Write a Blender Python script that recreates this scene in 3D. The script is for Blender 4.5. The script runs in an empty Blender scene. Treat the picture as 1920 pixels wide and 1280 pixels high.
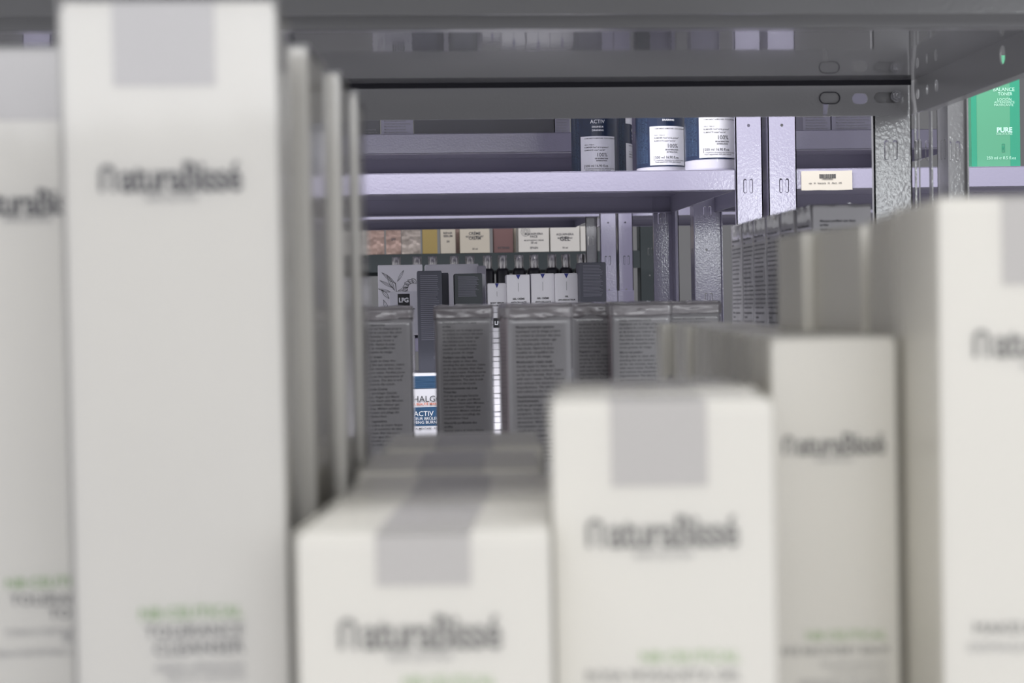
import bpy, bmesh, math, random
from mathutils import Vector, Matrix, noise
random.seed(7)
SC = bpy.context.scene
COL = SC.collection

# ------------------------------------------------------------------ camera
EZ = 1.45                      # eye height above the floor
F = 2750.0                     # focal length in pixels of a 1920 px wide frame
YAW, PITCH, ROLL = math.radians(4.57), math.radians(1.29), 0.019
fw = Vector((math.sin(YAW)*math.cos(PITCH), math.cos(YAW)*math.cos(PITCH), -math.sin(PITCH)))
r0 = Vector((math.cos(YAW), -math.sin(YAW), 0))
u0 = r0.cross(fw)
cr, sr = math.cos(ROLL), math.sin(ROLL)
RT = r0*cr - u0*sr
UP = u0*cr + r0*sr
EYE = Vector((0, 0, EZ))
cam = bpy.data.cameras.new('camera')
cam.sensor_width = 36
cam.lens = F/1920*36
cam.clip_start = 0.02
cam.dof.use_dof = True
cam.dof.focus_distance = 2.15
cam.dof.aperture_fstop = 12.5
camo = bpy.data.objects.new('camera', cam)
COL.objects.link(camo)
M = Matrix((RT, UP, -fw)).transposed().to_4x4()
M.translation = EYE
camo.matrix_world = M
SC.camera = camo

# ------------------------------------------------------------------ world, lamps, exposure
SC.view_settings.view_transform = 'Standard'
SC.view_settings.look = 'None'
SC.view_settings.gamma = 1
SC.view_settings.use_curve_mapping = False
SC.view_settings.exposure = 0.0
SC.cycles.transparent_max_bounces = 32
SC.cycles.max_bounces = 20
SC.cycles.diffuse_bounces = 10
w = bpy.data.worlds.new('world'); SC.world = w; w.use_nodes = True
w.node_tree.nodes['Background'].inputs[0].default_value = (0.84, 0.84, 0.88, 1)
w.node_tree.nodes['Background'].inputs[1].default_value = 0.92

def area(name, loc, aim, sx, sy, power, col):
    l = bpy.data.lights.new(name, 'AREA'); l.shape = 'RECTANGLE'
    l.size, l.size_y, l.energy, l.color = sx, sy, power, col
    o = bpy.data.objects.new(name, l); COL.objects.link(o)
    o.location = loc
    o.rotation_euler = (Vector(aim)-Vector(loc)).to_track_quat('-Z', 'Y').to_euler()
    return o
area('front_fill_lamp', (0.1, -1.6, EZ+0.75), (0.0, 0.4, EZ+0.0), 2.6, 0.9, 14.5, (0.97, 0.98, 1.0))  # unseen fill added behind the camera so light reaches into the shelves
area('ceiling_lamp_overhead', (0.0, 0.12, EZ+0.95), (0.0, 0.25, EZ), 1.8, 0.14, 8, (0.97, 0.98, 1.0))
area('ceiling_lamp_aisle', (0.1, 1.72, EZ+1.05), (0.1, 1.95, EZ-0.3), 1.9, 0.16, 43, (0.97, 0.96, 0.99))
area('window_light_tall', (1.36, -1.1, EZ+0.30), (1.1, 0, EZ+0.25), 0.14, 0.34, 3.6, (0.93, 0.98, 1.0))
area('ceiling_lamp_aisle_far', (0.4, 3.22, EZ+1.0), (0.4, 3.35, EZ-0.3), 2.2, 0.12, 19, (0.93, 0.91, 1.0))
area('ceiling_lamp_back', (0.3, 3.98, EZ+0.95), (0.3, 4.2, EZ), 2.2, 0.12, 3.5, (1.0, 0.95, 0.86))

# ------------------------------------------------------------------ pixel helpers (for measuring only)
def ray(px, py):
    return RT*((px-960)/F) + UP*((640-py)/F) + fw
def PZ(px, py, Z):             # point at depth Z along the view axis
    return EYE + ray(px, py)*Z
def PY(px, py, Y):             # point on the vertical plane y = Y
    d = ray(px, py); return EYE + d*(Y/d.y)
def PH(px, py, z):             # point on the horizontal plane z (relative to the eye)
    d = ray(px, py); return EYE + d*(z/d.z)
def px_of(P):
    v = P-EYE; z = v.dot(fw)
    return 960 + F*v.dot(RT)/z, 640 - F*v.dot(UP)/z
def XY(px, Y, py=400): return PY(px, py, Y).x
def ZY(px, py, Y): return PY(px, py, Y).z

# ------------------------------------------------------------------ materials
MATS = {}
def mat(name, col, rough=0.5, metal=0.0, coat=0.0, coat_rough=0.05, bump=0.0, bscale=200.0, spec=0.5,
        var=0.0, vscale=30.0, dist=0.001):
    if name in MATS: return MATS[name]
    m = bpy.data.materials.new(name); m.use_nodes = True
    nt = m.node_tree; b = nt.nodes['Principled BSDF']
    b.inputs['Base Color'].default_value = (*col, 1)
    b.inputs['Roughness'].default_value = rough
    b.inputs['Metallic'].default_value = metal
    b.inputs['Coat Weight'].default_value = coat
    b.inputs['Coat Roughness'].default_value = coat_rough
    b.inputs['Specular IOR Level'].default_value = spec
    tc = nt.nodes.new('ShaderNodeTexCoord')
    if bump:
        n = nt.nodes.new('ShaderNodeTexNoise'); n.inputs['Scale'].default_value = bscale
        n.inputs['Detail'].default_value = 2
        bp = nt.nodes.new('ShaderNodeBump'); bp.inputs['Strength'].default_value = bump
        bp.inputs['Distance'].default_value = dist
        nt.links.new(tc.outputs['Object'], n.inputs['Vector'])
        nt.links.new(n.outputs['Fac'], bp.inputs['Height'])
        nt.links.new(bp.outputs['Normal'], b.inputs['Normal'])
        nt.links.new(bp.outputs['Normal'], b.inputs['Coat Normal'])
    if var:
        n = nt.nodes.new('ShaderNodeTexNoise'); n.inputs['Scale'].default_value = vscale
        mx = nt.nodes.new('ShaderNodeMix'); mx.data_type = 'RGBA'
        mx.inputs[6].default_value = (*[c*(1-var) for c in col], 1)
        mx.inputs[7].default_value = (*[min(1, c*(1+var)) for c in col], 1)
        nt.links.new(tc.outputs['Object'], n.inputs['Vector'])
        nt.links.new(n.outputs['Fac'], mx.inputs[0])
        nt.links.new(mx.outputs[2], b.inputs['Base Color'])
    MATS[name] = m
    return m
def film_mat(name, tint=(1, 1, 1), gl=0.10, rough=0.12, haze=0.05, bscale=60, bstr=0.5, fres=0.7, hz=(0.75, 0.73, 0.75)):
    m = bpy.data.materials.new(name); m.use_nodes = True
    nt = m.node_tree; nt.nodes.clear()
    out = nt.nodes.new('ShaderNodeOutputMaterial')
    tr = nt.nodes.new('ShaderNodeBsdfTransparent'); tr.inputs[0].default_value = (*tint, 1)
    g = nt.nodes.new('ShaderNodeBsdfGlossy'); g.inputs['Roughness'].default_value = rough
    df = nt.nodes.new('ShaderNodeBsdfDiffuse'); df.inputs[0].default_value = (*hz, 1)
    tc = nt.nodes.new('ShaderNodeTexCoord')
    n = nt.nodes.new('ShaderNodeTexNoise'); n.inputs['Scale'].default_value = bscale
    bp = nt.nodes.new('ShaderNodeBump'); bp.inputs['Strength'].default_value = bstr; bp.inputs['Distance'].default_value = 0.002
    nt.links.new(tc.outputs['Object'], n.inputs['Vector']); nt.links.new(n.outputs['Fac'], bp.inputs['Height'])
    nt.links.new(bp.outputs['Normal'], g.inputs['Normal'])
    fr = nt.nodes.new('ShaderNodeFresnel'); fr.inputs[0].default_value = 1.45
    nt.links.new(bp.outputs['Normal'], fr.inputs['Normal'])
    ad = nt.nodes.new('ShaderNodeMath'); ad.operation = 'MULTIPLY_ADD'
    ad.inputs[1].default_value = fres; ad.inputs[2].default_value = gl*0.3; ad.use_clamp = True
    nt.links.new(fr.outputs[0], ad.inputs[0])
    m1 = nt.nodes.new('ShaderNodeMixShader'); m1.inputs[0].default_value = haze
    nt.links.new(tr.outputs[0], m1.inputs[1]); nt.links.new(df.outputs[0], m1.inputs[2])
    m2 = nt.nodes.new('ShaderNodeMixShader')
    nt.links.new(ad.outputs[0], m2.inputs[0]); nt.links.new(m1.outputs[0], m2.inputs[1]); nt.links.new(g.outputs[0], m2.inputs[2])
    nt.links.new(m2.outputs[0], out.inputs[0])
    MATS[name] = m
    return m

STEEL = mat('grey_painted_steel', (0.35, 0.35, 0.355), 0.35, coat=0.6, coat_rough=0.10, bump=0.30, bscale=280, dist=0.0006)
STEEL_SHINY = mat('grey_glossy_panel_steel', (0.28, 0.28, 0.29), 0.22, coat=1.0, coat_rough=0.04, bump=0.05, bscale=160, dist=0.0006)
LILAC = mat('pale_lilac_painted_steel', (0.295, 0.28, 0.375), 0.32, coat=0.7, coat_rough=0.10, bump=0.18, bscale=300, dist=0.0008)
GREEN_STEEL = mat('dark_green_grey_steel', (0.02, 0.028, 0.029), 0.45, bump=0.05)
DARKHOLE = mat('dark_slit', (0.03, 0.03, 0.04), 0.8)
CARTON = mat('white_carton', (0.87, 0.85, 0.79), 0.45, coat=0.1, coat_rough=0.25, var=0.03, vscale=14)
TAPE = mat('grey_seal_tape', (0.53, 0.51, 0.505), 0.3, coat=0.4)
GREYC = mat('slate_grey_carton', (0.52, 0.51, 0.53), 0.5, var=0.06, vscale=40)
WINE = mat('wine_grey_carton_side', (0.44, 0.36, 0.39), 0.5)
DKC = mat('dark_slate_carton', (0.075, 0.078, 0.10), 0.5)
CARDW = mat('white_card', (0.84, 0.83, 0.86), 0.45)
INK = mat('black_ink', (0.05, 0.05, 0.055), 0.6)
INKG = mat('grey_ink', (0.30, 0.30, 0.31), 0.6)
GREENINK = mat('green_ink', (0.32, 0.50, 0.20), 0.6)
GREYPRINT = mat('dark_print', (0.10, 0.10, 0.11), 0.6)
PALEPRINT = mat('pale_print', (0.22, 0.22, 0.27), 0.6)
WHITEP = mat('white_print', (0.85, 0.86, 0.88), 0.5)
NAVY = mat('navy_blue_print', (0.006, 0.016, 0.048), 0.4, coat=0.15, var=0.5, vscale=60)
TEAL = mat('ocean_blue_print', (0.015, 0.07, 0.16), 0.35, coat=0.4, var=0.4, vscale=50)
LABELW = mat('white_label', (0.70, 0.70, 0.74), 0.4, coat=0.3)
BOTTLEW = mat('white_bottle_plastic', (0.54, 0.53, 0.59), 0.3, coat=0.4)
BLACKP = mat('black_plastic', (0.012, 0.012, 0.016), 0.35)
SILVER = mat('silver_cap', (0.42, 0.41, 0.41), 0.25, metal=0.9)
BOLTM = mat('zinc_bolt', (0.42, 0.42, 0.44), 0.35, metal=0.8)
PAPER = mat('yellowed_paper_label', (0.56, 0.52, 0.45), 0.7)
TRIBLUE = mat('royal_blue_print', (0.02, 0.03, 0.22), 0.4)
ORANGE = mat('orange_print', (0.6, 0.16, 0.08), 0.5)
FILM = film_mat('clear_shrink_film', haze=0.07, gl=0.2, rough=0.10, bscale=30, bstr=0.10, fres=0.6)
FILM_SMOOTH = film_mat('tight_clear_film', haze=0.05, gl=0.2, rough=0.09, bscale=14, bstr=0.04, fres=0.9)
FILM_MATTE = film_mat('softly_hazed_film', haze=0.25, gl=0.1, rough=0.2, bscale=40, bstr=0.12, fres=0.28, hz=(0.80, 0.775, 0.70))
FILM_PINK = film_mat('pinkish_film_fold', tint=(0.95, 0.88, 0.91), haze=0.38, gl=0.4, rough=0.16, bscale=70, bstr=0.5, fres=0.7)

# ------------------------------------------------------------------ object helpers
def link(name, me, m, parent=None, smooth=False):
    o = bpy.data.objects.new(name, me); COL.objects.link(o)
    if m is not None and not me.materials: me.materials.append(m)
    if smooth:
        for p in me.polygons: p.use_smooth = True
    if parent: o.parent = parent
    return o
def tag(o, label, cat, group=None):
    o['label'] = label; o['category'] = cat
    if group: o['group'] = group
    return o
def struct(o): o['kind'] = 'structure'; return o
def empty(name, loc, rz=0.0):
    o = bpy.data.objects.new(name, None); COL.objects.link(o)
    o.location = loc; o.rotation_euler = (0, 0, rz); o.empty_display_size = 0.02
    return o
def bm_box(bm, x0, x1, y0, y1, z0, z1, bev=0.0, seg=2):
    r = bmesh.ops.create_cube(bm, size=1.0)
    for v in r['verts']:
        v.co = Vector((x0+(v.co.x+.5)*(x1-x0), y0+(v.co.y+.5)*(y1-y0), z0+(v.co.z+.5)*(z1-z0)))
    if bev:
        es = list({e for v in r['verts'] for e in v.link_edges})
        bmesh.ops.bevel(bm, geom=es, offset=bev, segments=seg, affect='EDGES', profile=0.7)
def done(bm, name='m'):
    me = bpy.data.meshes.new(name); bm.to_mesh(me); bm.free(); return me
def box_mesh(*a, **k):
    bm = bmesh.new(); bm_box(bm, *a, **k); return done(bm)
def boxes_mesh(lst, bev=0.0):
    bm = bmesh.new()
    for b in lst: bm_box(bm, *b, bev=bev)
    return done(bm)
def curve_mesh(splines, ext):
    """flat plate in XY with holes (every further closed spline), thickness 2*ext"""
    c = bpy.data.curves.new('c', 'CURVE'); c.dimensions = '2D'; c.fill_mode = 'BOTH'; c.extrude = ext
    for pts in splines:
        s = c.splines.new('POLY'); s.points.add(len(pts)-1)
        for i, (x, y) in enumerate(pts): s.points[i].co = (x, y, 0, 1)
        s.use_cyclic_u = True
    o = bpy.data.objects.new('c', c)
    me = bpy.data.meshes.new_from_object(o)
    bpy.data.objects.remove(o); bpy.data.curves.remove(c)
    me.materials.clear()
    return me
def slot(cx, cy, L, H, n=8):
    """stadium outline"""
    r = min(L, H)/2; pts = []
    if L >= H:
        for s, a0 in ((1, -90), (-1, 90)):
            for i in range(n+1):
                a = math.radians(a0+180*i/n); pts.append((cx+s*(L/2-r)+r*math.cos(a), cy+r*math.sin(a)))
    else:
        for s, a0 in ((1, 0), (-1, 180)):
            for i in range(n+1):
                a = math.radians(a0+180*i/n); pts.append((cx+r*math.cos(a), cy+s*(H/2-r)+r*math.sin(a)))
    return pts
def remap(me, fn):
    for v in me.vertices: v.co = fn(v.co)
    me.update(); return me
TEXTC = {}
def text_raw(body, bold=0.0, align='LEFT', space=1.0, line=1.0):
    key = (body, bold, align, space, line)
    c = bpy.data.curves.new('t', 'FONT'); c.body = body; c.align_x = align; c.resolution_u = 2
    c.offset = bold; c.space_character = space; c.space_line = line
    o = bpy.data.objects.new('t', c)
    me = bpy.data.meshes.new_from_object(o)
    bpy.data.objects.remove(o); bpy.data.curves.remove(c)
    me.materials.clear()
    return me
def text_mesh(body, x0, x1, y, bold=0.0, align='LEFT', space=1.0, line=1.0, h=None):
    """text fitted to x0..x1 with its first baseline at y; h (optional) = overall height per em"""
    me = text_raw(body, bold, align, space, line)
    xs = [v.co.x for v in me.vertices]
    if not xs: return me
    a, b = min(xs), max(xs); s = (x1-x0)/(b-a); sy = h if h else s
    for v in me.vertices: v.co = Vector((x0+(v.co.x-a)*s, y+v.co.y*sy, 0))
    return me
def join_meshes(lst):
    bm = bmesh.new()
    for me in lst: bm.from_mesh(me)
    return done(bm)
def on_front(me, d):            # XY drawing -> front face (local y = -d/2)
    return remap(me, lambda c: Vector((c.x, -d/2-0.0004-c.z, c.y)))
def copy_tree(o, parent=None):
    c = o.copy(); COL.objects.link(c)
    if parent: c.parent = parent
    for ch in list(o.children): copy_tree(ch, c)
    return c

def carton_body(w, d, h, bev=0.0011):
    """folded carton: bevelled body with a tuck-flap slit round the lid edge"""
    bm = bmesh.new()
    bm_box(bm, -w/2, w/2, -d/2, d/2, 0, h-0.0012, bev=bev)
    bm_box(bm, -w/2+0.0006, w/2-0.0006, -d/2+0.0002, d/2-0.0012, h-0.0014, h, bev=0.0004, seg=1)
    return done(bm)
def film_mesh(w, d, h, amp=0.0012, off=0.0012, fin=True, seed=0, n=9):
    bm = bmesh.new()
    bm_box(bm, -w/2-off, w/2+off, -d/2-off, d/2+off, 0.0005, h+off)
    bmesh.ops.subdivide_edges(bm, edges=bm.edges[:], cuts=n, use_grid_fill=True)
    for v in bm.verts:
        c = v.co
        nz = noise.noise(Vector((c.x*90+seed, c.y*90, c.z*45)))
        nr = Vector((c.x, c.y, 0))
        if nr.length > 1e-6: nr.normalize()
        top = 1.0 if c.z > h-0.012 else 0.45
        v.co = c + nr*max(-off*0.6, nz*amp*top)
        if c.z > h: v.co.z += max(-off*.6, amp*1.4*noise.noise(Vector((c.x*150+seed*3, c.y*150, 7))))
    if fin:                    # the crimped seam of the wrap across the lid
        g = bmesh.ops.create_grid(bm, x_segments=16, y_segments=2, size=0.5)
        for v in g['verts']:
            u, t = v.co.x, v.co.y+0.5
            v.co = Vector((u*w*0.96, 0.004+0.003*noise.noise(Vector((u*9+seed, t, 2)))+t*0.003,
                           h+off*0.5+t*(0.0035+0.0015*noise.noise(Vector((u*12+seed, 3, 0))))))
    return done(bm)

def fold_mesh(w, d, h, seed):
    """rumpled heat-sealed fold of the wrap round the lid"""
    bm = bmesh.new()
    bm_box(bm, -w/2-0.0018, w/2+0.0018, -d/2-0.0018, d/2+0.0018, h-0.0085, h+0.0022)
    bmesh.ops.subdivide_edges(bm, edges=bm.edges[:], cuts=11, use_grid_fill=True)
    for v in bm.verts:
        c = v.co
        a = noise.noise(Vector((c.x*160+seed, c.y*160, c.z*260))); b = noise.noise(Vector((c.x*70+seed*2, c.y*70, 3)))
        if c.z < h-0.008: v.co.z += 0.004*b
        elif c.z > h: v.co.z += 0.0014*a+0.001*b; v.co.x *= 0.965; v.co.y *= 0.965
        v.co.y += 0.0006*a
    return done(bm)
def local_of(root, px, py, d):
    """point where the pixel's ray meets the front face of a box standing at root -> local (x, z)"""
    Mi = Matrix.Translation(root.location) @ Matrix.Rotation(root.rotation_euler[2], 4, 'Z')
    Mi = Mi.inverted()
    o = Mi @ EYE; q = Mi @ (EYE+ray(px, py)); dd = q-o
    t = (-d/2-o.y)/dd.y; p = o+dd*t
    return p.x, p.z
def stand(name, corner, side, w, d, h, rz, base):
    """empty at base centre so that the front top corner ('L' or 'R') sits at `corner` (x, y)"""
    u = Vector((math.cos(rz), math.sin(rz), 0)); v = Vector((-math.sin(rz), math.cos(rz), 0))
    c = Vector((corner.x, corner.y, 0)) + u*(w/2 if side == 'L' else -w/2) + v*d/2
    c.z = base+(0.0006 if base == BASE else 0.0)
    return empty(name, c, rz)
def width_for(L, pxr, rz):
    u = Vector((math.cos(rz), math.sin(rz), 0)); a, b = 0.001, 1.0
    for _ in range(50):
        m_ = (a+b)/2
        if px_of(L+u*m_)[0] < pxr: a = m_
        else: b = m_
    return a

# ------------------------------------------------------------------ the room
FL = 0.0
def slab(name, x0, x1, y0, y1, z0, z1, m):
    return struct(link(name, box_mesh(x0, x1, y0, y1, z0, z1), m))
FLOORM = mat('pale_grey_floor', (0.42, 0.41, 0.42), 0.35, var=0.06, vscale=3)
WALLM = mat('dim_grey_wall', (0.20, 0.20, 0.20), 0.9)
CEILM = mat('white_ceiling', (0.62, 0.62, 0.62), 0.9)
slab('floor', -2.6, 3.2, -2.4, 6.0, -0.05, 0.0, FLOORM)
slab('wall_back', -2.6, 3.2, 6.0, 6.06, 0, 2.62, WALLM)

# ------------------------------------------------------------------ shelving
T = 0.0016
def post(parent, x, y, sx, sy, z0=0.0, z1=2.3, w=0.038, m=None, w2=None, phase=1.45, name='post'):
    """L-section upright: corner at (x,y), one flange along x (sx), one along y (sy)"""
    m = m or STEEL; w2 = w2 or w
    def plate(width, along):
        holes = []
        zc = z0+((phase-z0) % 0.155)
        while zc < z1-0.12:
            if zc > z0+0.02:
                for q in (-1, 1):
                    cx = width*0.55+q*0.0046
                    holes.append(slot(cx, zc, 0.0050, 0.021, 5))
                    holes.append(slot(cx-q*0.0004, zc-0.0006, 0.0034, 0.0182, 5))
            holes.append(slot(width*0.5, zc+0.087, 0.0046, 0.0046, 4))
            zc += 0.155
        me = curve_mesh([[(0, z0), (width, z0), (width, z1), (0, z1)]]+holes, T/2)
        if along == 'x': remap(me, lambda c: Vector((x+sx*c.x, y+sy*T/2+c.z, c.y)))
        else: remap(me, lambda c: Vector((x+sx*T/2+c.z, y+sy*c.x, c.y)))
        return me
    me = join_meshes([plate(w, 'x'), plate(w2, 'y')])
    bm = bmesh.new(); bm.from_mesh(me); bmesh.ops.recalc_face_normals(bm, faces=bm.faces[:])
    # folded outer lips
    bm_box(bm, min(x+sx*w, x+sx*(w-T)), max(x+sx*w, x+sx*(w-T)), min(y, y+sy*0.007), max(y, y+sy*0.007), z0, z1)
    return link(name, done(bm), m, parent)
def beam_x(parent, x0, x1, y, zt, zb, face, m=None, lip=0.014, name='beam', holes=()):
    """beam along x; the tall face lies at y, lips turn to `face` (+1 / -1 in y)"""
    m = m or STEEL
    me = curve_mesh([[(x0, zb), (x1-0.006, zb), (x1, zb+0.006), (x1, zt), (x0, zt)]]+list(holes), T/2)
    remap(me, lambda c: Vector((c.x, y+c.z, c.y)))
    bm = bmesh.new(); bm.from_mesh(me); bmesh.ops.recalc_face_normals(bm, faces=bm.faces[:])
    a, b = sorted((y, y+face*lip))
    bm_box(bm, x0+0.03, x1-0.03, a, b, zt-T, zt)
    return link(name, done(bm), m, parent)
def beam_y(parent, x, y0, y1, zt, zb, face, m=None, holes=(), name='side_beam'):
    m = m or STEEL
    me = curve_mesh([[(y0, zb), (y1, zb), (y1, zt), (y0, zt)]]+list(holes), T/2)
    remap(me, lambda c: Vector((x+c.z, c.x, c.y)))
    bm = bmesh.new(); bm.from_mesh(me); bmesh.ops.recalc_face_normals(bm, faces=bm.faces[:])
    a, b = sorted((x, x+face*0.012))
    bm_box(bm, a, b, y0+0.03, y1-0.03, zt-T, zt)
    bm_box(bm, a, b, y0+0.03, y1-0.03, zb, zb+T)
    return link(name, done(bm), m, parent)
def board(parent, x0, x1, y0, y1, zt, m=None, fold=0.0, name='shelf_board'):
    """steel shelf tray: sheet with turned down rims"""
    m = m or STEEL_SHINY
    L = [(x0, x1, y0, y1, zt-0.0012, zt)]
    if fold:
        L += [(x0, x1, y0, y0+0.0012, zt-fold, zt-0.0012), (x0, x1, y1-0.0012, y1, zt-fold, zt-0.0012)]
    return link(name, boxes_mesh(L), m, parent)
def bolt(parent, P, ax='y', r=0.0062):
    bm = bmesh.new()
    for rr, a, b, seg in ((r, 0, 0.0018, 20), (r*0.78, 0.0018, 0.005, 6), (r*0.45, 0.005, 0.0085, 14)):
        c = bmesh.ops.create_cone(bm, cap_ends=True, segments=seg, radius1=rr, radius2=rr*0.96, depth=b-a)
        for v in c['verts']: v.co.z += (a+b)/2
    bmesh.ops.bevel(bm, geom=bm.edges[:], offset=0.0003, segments=1, affect='EDGES')
    if ax == 'y': bmesh.ops.transform(bm, matrix=Matrix.Rotation(math.radians(90), 4, 'X'), verts=bm.verts[:])
    bmesh.ops.translate(bm, vec=P, verts=bm.verts[:])
    return link('bolt', done(bm), BOLTM, parent, smooth=False)

BASE = EZ-0.145                # top of the shelf boards carrying the near cartons

# --- middle unit (the one whose upper shelf is seen from below)
YR = 1.47
HB = ZY(1200, 221, YR)         # bottom edge of its upper beams
YF = PH(1200, 53, HB-EZ).y
HT = HB+0.034
XR = XY(1706, YR, 200); XL = XR-1.02
u2 = tag(empty('shelving_unit', ((XL+XR)/2, (YF+YR)/2, 0)), 'dark grey steel shelving unit whose glossy underside crosses the top of the view', 'shelf')
def U(o, root):                # keep world placement when parenting to a moved empty
    o.data.transform(Matrix.Translation(-root.location)); return o
def mid(px, py): p = PY(px, py, YR); return p.x, p.z
s1, s2, s3 = mid(1555, 184), mid(1612, 185), mid(1662, 183)
sc = 1.5/F
holes = [slot(s2[0], s2[1], 30*sc, 20*sc), slot(s3[0], s3[1], 48*sc, 20*sc), 
         [(s1[0]-0.007, HB+0.0006), (s1[0]-0.003, HB+0.0006), (s1[0]-0.001, s1[1]-10*sc), (s1[0]-0.0065, s1[1]-10*sc)]]
U(beam_x(u2, XL, XR-0.002, YR, HT, HB, 1, holes=holes), u2)
# raised rim of the blind oval knock-out
rim = curve_mesh([slot(s1[0], s1[1], 40*sc, 23*sc), slot(s1[0], s1[1], 37*sc, 20*sc)], 0.0005)
remap(rim, lambda c: Vector((c.x, YR-T/2-0.0005+c.z, c.y)))
U(link('knock_out', rim, DARKHOLE, u2), u2)
b_ = mid(1680, 181); U(bolt(u2, Vector((b_[0], YR-T/2, b_[1]))), u2)
ZU = HT                         # underside of the upper board
U(beam_x(u2, XL, XR, YF, HT+0.004, HB, -1, name='beam'), u2)
U(link('beam_lip', box_mesh(XL+0.03, XR-0.03, YF, YF+0.012, HB, HB+T), STEEL, u2), u2)
def side_h(px, py):
    d = ray(px, py); t = (XR)/d.x; return (t*d.y, EZ+t*d.z)
sh = []
for (px, py, a, b) in ((1722, 176, .010, .0105), (1740, 168, .006, .0100), (1757, 160, .008, .0115)):
    q = side_h(px, py); sh.append(slot(q[0], q[1], a, b))
q = side_h(1881, 103); sh.append(slot(q[0], q[1], 0.011, 0.0165))
U(beam_y(u2, XR, YF, YR-0.004, HT, HB, 1, holes=sh), u2)
U(beam_y(u2, XL, YF, YR-0.004, HT, HB, -1), u2)
U(board(u2, XL+0.0008, XR-0.0008, YF+0.0008, YR-0.016, HT+0.0012, STEEL_SHINY), u2)
U(link('fold_shade_strip', box_mesh(XL+0.004, XR-0.004, YR-0.016, YR-0.014, HT-0.005, HT+0.0012), DARKHOLE, u2), u2)  # near-black colour paints the shadow line of the groove at the rear lip
U(post(u2, XR+0.0025, YR+0.0025, -1, 1, w=0.040, w2=0.03), u2)
U(post(u2, XL-0.0025, YR+0.0025, 1, 1), u2)
# lower level
def level(root, x0, x1, y0, y1, zt, m=None, bm_=None, hgt=0.034):
    U(board(root, x0+0.003, x1-0.003, y0+0.003, y1-0.003, zt, m or STEEL_SHINY), root)
    U(beam_x(root, x0, x1, y0, zt+0.0002-T, zt-hgt, 1, m=bm_ or STEEL), root)
    U(beam_x(root, x0, x1, y1, zt+0.0002-T, zt-hgt, -1, m=bm_ or STEEL), root)
level(u2, XL, XR, YF, YR, BASE)

# --- near unit that carries the big white cartons
YA, YB = 0.345, YF-0.035
u1 = tag(empty('shelving_unit', ((XL+XR)/2-0.02, (YA+YB)/2, 0)), 'grey steel shelf carrying the large white cartons in front, its rear beam topmost', 'shelf')
XL1, XR1 = XL-0.03, XR+0.02
level(u1, XL1, XR1, YA, YB, BASE)
HB1 = ZY(1200, 27, YB)
U(beam_x(u1, XL1, XR1, YB, HB1+0.034, HB1, -1), u1)
U(beam_x(u1, XL1, XR1, YA, HB1+0.034, HB1, 1), u1)
U(board(u1, XL1, XR1, YA+.004, YB-.004, HB1+0.036), u1)
for xx, s_ in ((XL1-0.003, 1), (XR1+0.003, -1)):
    U(post(u1, xx, YB+0.003, s_, 1), u1); U(post(u1, xx, YA-0.003, s_, -1), u1)

for root_, ya_, yb_ in ((u1, YA, YB), (u2, YF, YR)):
    level(root_, XL+0.003, XR-0.003, ya_, yb_, EZ+0.62)

# --- neighbour bay to the right of the middle unit
XN = XY(1758, YR+0.02, 260)
u2b = tag(empty('shelving_unit', (XN+0.5, YR, 0)), 'neighbouring steel shelving bay at the right edge, glossy slotted upright', 'shelf')
U(post(u2b, XY(1757, YR+0.02, 260), YR+0.02, 1, -1, w=0.031, w2=0.03), u2b)
U(post(u2b, XY(1712, YR+0.01, 260)+0.002, YR+0.012, 1, -1, w=0.017, w2=0.012), u2b)
level(u2b, XN+0.035, XN+1.0, YF, YR, BASE)

# --- pale shelving across the aisle
Y3, Y3R = 2.09, 2.58
ZT3 = ZY(1030, 322, Y3); ZB3 = ZY(1030, 361, Y3)
X3R = XY(1378, Y3, 340); X3L = XY(105, Y3, 340)
u3 = tag(empty('shelving_unit', ((X3L+X3R)/2, (Y3+Y3R)/2, 0)), 'pale lilac steel shelving bay holding the blue labelled bottles', 'shelf')
ZS3 = ZY(1395, 349, Y3)
ZS5 = ZY(1137, 488, 3.37)
ZS2 = ZY(1785, 355, YR)
def pale_level(root, x0, x1, y0, y1, zt, zb):
    U(link('beam', boxes_mesh([(x0, x1, y0, y0+0.002, zb, zt), (x0, x1, y0, y0+0.03, zt-0.0015, zt), (x0, x1, y0, y0+0.016, zb, zb+0.0015)], bev=0.0006), LILAC, root), root)
    U(link('beam', boxes_mesh([(x0, x1, y1-0.002, y1, zb, zt), (x0, x1, y1-0.02, y1, zt-0.0015, zt), (x0, x1, y1-0.014, y1, zb, zb+0.0015)], bev=0.0006), LILAC, root), root)
    U(link('side_beam', boxes_mesh([(x1-0.002, x1, y0+0.002, y1-0.002, zb, zt)]), LILAC, root), root)
    U(link('side_beam', boxes_mesh([(x0, x0+0.002, y0+0.002, y1-0.002, zb, zt)]), LILAC, root), root)
    U(link('shelf_board', boxes_mesh([(x0+0.002, x1-0.002, y0+0.002, y1-0.002, zt-0.001, zt+0.0004)]), LILAC, root), root)
pale_level(u3, X3L, X3R, Y3, Y3R, ZT3, ZB3)
LOW3 = EZ-0.255
pale_level(u3, X3L, X3R, Y3, Y3R, EZ+0.56, EZ+0.52)
pale_level(u3, X3L, X3R, Y3, Y3R, LOW3, LOW3-0.035)
U(post(u3, X3R+0.002+0.038, Y3-0.003, -1, 1, w=0.039, w2=0.045, m=LILAC, phase=ZS3), u3)
U(post(u3, X3L-0.04, Y3-0.003, 1, 1, w=0.039, w2=0.045, m=LILAC, phase=ZS3), u3)
xa, xb = XY(1292, Y3R+0.02, 500), XY(1350, Y3R+0.02, 500)
U(post(u3, X3R+0.003, Y3R+0.003, -1, -1, w=0.036, w2=0.03, m=LILAC), u3)
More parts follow.
